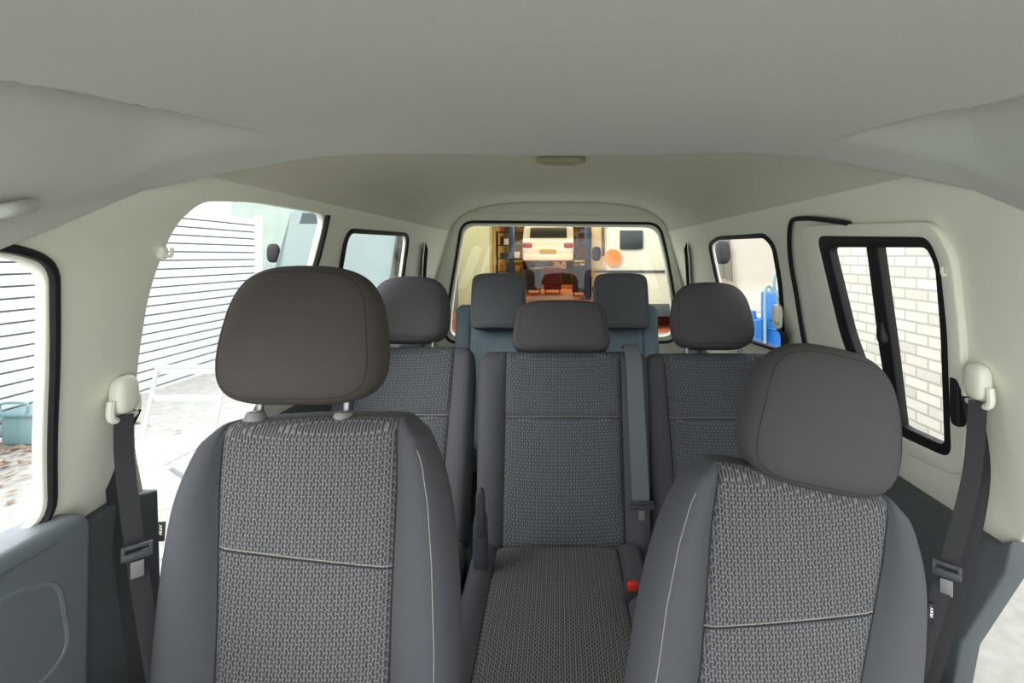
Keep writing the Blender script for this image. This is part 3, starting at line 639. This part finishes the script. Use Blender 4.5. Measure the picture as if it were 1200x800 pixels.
for s in(-1,1):
    bm=bmesh.new(); superq(bm,(s*0.62,-2.0,0.72),(0.28,0.12,0.16),4,M,5); finish(bm,'tail_light',M_tail,e)
    for y in(-1.25,1.25):
        bm=bmesh.new(); cyl(bm,M@Vector((s*0.58,y,0.27)),M@Vector((s*0.80,y,0.27)),0.3,seg=24,bev=0.03); finish(bm,'wheel',M_tyre,e)
bm=bmesh.new(); box(bm,(0,-2.07,0.55),(0.5,0.02,0.11),M); finish(bm,'number_plate',M_yel,e)
bm=bmesh.new(); box(bm,(0,-2.02,0.36),(1.52,0.14,0.2),M,0,0.05); finish(bm,'bumper',M_whitep,e)
def chest(loc,m,w=0.7,h=0.95):
    x,y=loc; bm=bmesh.new(); box(bm,(x,y,0.12+h/2),(w,0.45,h-0.1),bev=0.015)
    for sx in(-1,1):
        for sy in(-1,1): cyl(bm,(x+sx*w*0.4-0.02,y+sy*0.17,0.10),(x+sx*w*0.4+0.02,y+sy*0.17,0.10),0.06,seg=12)
    ob=finish(bm,'tool_chest',m,label='wheeled steel tool chest with drawers on the workshop floor',category='tool chest')
    for k in range(5):
        bm=bmesh.new(); box(bm,(x,y-0.235,0.26+k*0.165),(w*0.9,0.03,0.14),bev=0.008); d=finish(bm,'drawer',m,ob)
        bm=bmesh.new(); box(bm,(x,y-0.26,0.30+k*0.165),(w*0.7,0.02,0.02),bev=0.004); finish(bm,'handle',M_ds,d)
M_ds=mat('dark_steel',col(50,54,60),0.5)
chest((-1.0,20.2),M_ds,0.6); chest((-0.25,20.4),M_dred,0.7,1.0); chest((0.75,19.0),M_ds,0.5,1.1)
def shelf(x,y,w):
    e=empty('shelving_unit',(x,y,0.04),'steel shelving unit stacked with parts and boxes','shelf')
    for sx in(-1,1):
        for sy in(-1,1):
            bm=bmesh.new(); box(bm,(x+sx*w/2,y+sy*0.22,1.29),(0.05,0.05,2.5)); finish(bm,'upright',M_steelb,e)
    for k in range(5):
        z=0.3+k*0.55; bm=bmesh.new(); box(bm,(x,y,z),(w,0.5,0.04),bev=0.005); finish(bm,'shelf_board',M_ds,e)
        q=x-w/2+0.15
        while q<x+w/2-0.15:
            bw=random.uniform(0.12,0.34); bh=random.uniform(0.12,0.4)
            bm=bmesh.new(); box(bm,(q+bw/2,y,z+0.02+bh/2),(bw,0.36,bh),bev=0.01); box(bm,(q+bw/2,y-0.185,z+0.02+bh/2),(bw*0.6,0.01,bh*0.4))
            finish(bm,'storage_box',random.choice([M_card3,M_dred,M_whitep,M_steelb,M_black,M_ds,M_card3]),label='small storage box on the workshop shelving',category='box',group='boxes on workshop shelves')
            q+=bw+random.uniform(0.02,0.08)
shelf(-2.0,21.5,1.2); shelf(-0.4,26.5,2.6); shelf(1.5,22.5,1.4)
for x,y,n in((-1.35,15.4,3),(1.35,18.0,4)):
    for k in range(n):
        bm=bmesh.new(); tube(bm,[Vector((x+0.22*math.cos(a*0.314),y+0.22*math.sin(a*0.314),0.14+k*0.2)) for a in range(20)],0.1,10,True)
        finish(bm,'tyre',M_tyre,label='black rubber tyre in a stack on the workshop floor',category='tyre',group='stacked tyres')
e=empty('workbench',(-0.3,23.5,0.04),'workbench with steel legs','workbench')
bm=bmesh.new(); box(bm,(-0.3,23.5,0.95),(2.6,0.7,0.07),bev=0.01); finish(bm,'worktop',M_card3,e)
for sx in(-1,1):
    for sy in(-1,1):
        bm=bmesh.new(); box(bm,(-0.3+sx*1.2,23.5+sy*0.28,0.48),(0.07,0.07,0.88)); finish(bm,'leg',M_steelb,e)
for k in range(9):
    bw=random.uniform(0.12,0.3); bh=random.uniform(0.12,0.45); x=-1.4+k*0.27
    bm=bmesh.new(); box(bm,(x,23.45,0.985+bh/2),(bw,0.3,bh),bev=0.02); cyl(bm,(x,23.45,0.985+bh),(x,23.45,1.04+bh),bw*0.25,seg=12)
    finish(bm,'oil_can',random.choice([M_ds,M_dred,M_black,M_steelb,M_card3]),label='small oil can standing on the workbench',category='can',group='cans on the workbench')
# ---------------------------------------------------------------- light
w=bpy.data.worlds.new('world'); scene.world=w; w.use_nodes=True; bg=w.node_tree.nodes['Background']; bg.inputs[0].default_value=(0.95,0.98,1.0,1); bg.inputs[1].default_value=4.0
l=bpy.data.lights.new('hazy_sun','SUN'); l.energy=2.2; l.angle=math.radians(35); l.color=(1,0.96,0.88)
o=bpy.data.objects.new('hazy_sun',l); scene.collection.objects.link(o); o.location=(-5,-5,8)
o.rotation_euler=Vector((0.62,0.60,-0.48)).to_track_quat('-Z','Y').to_euler()
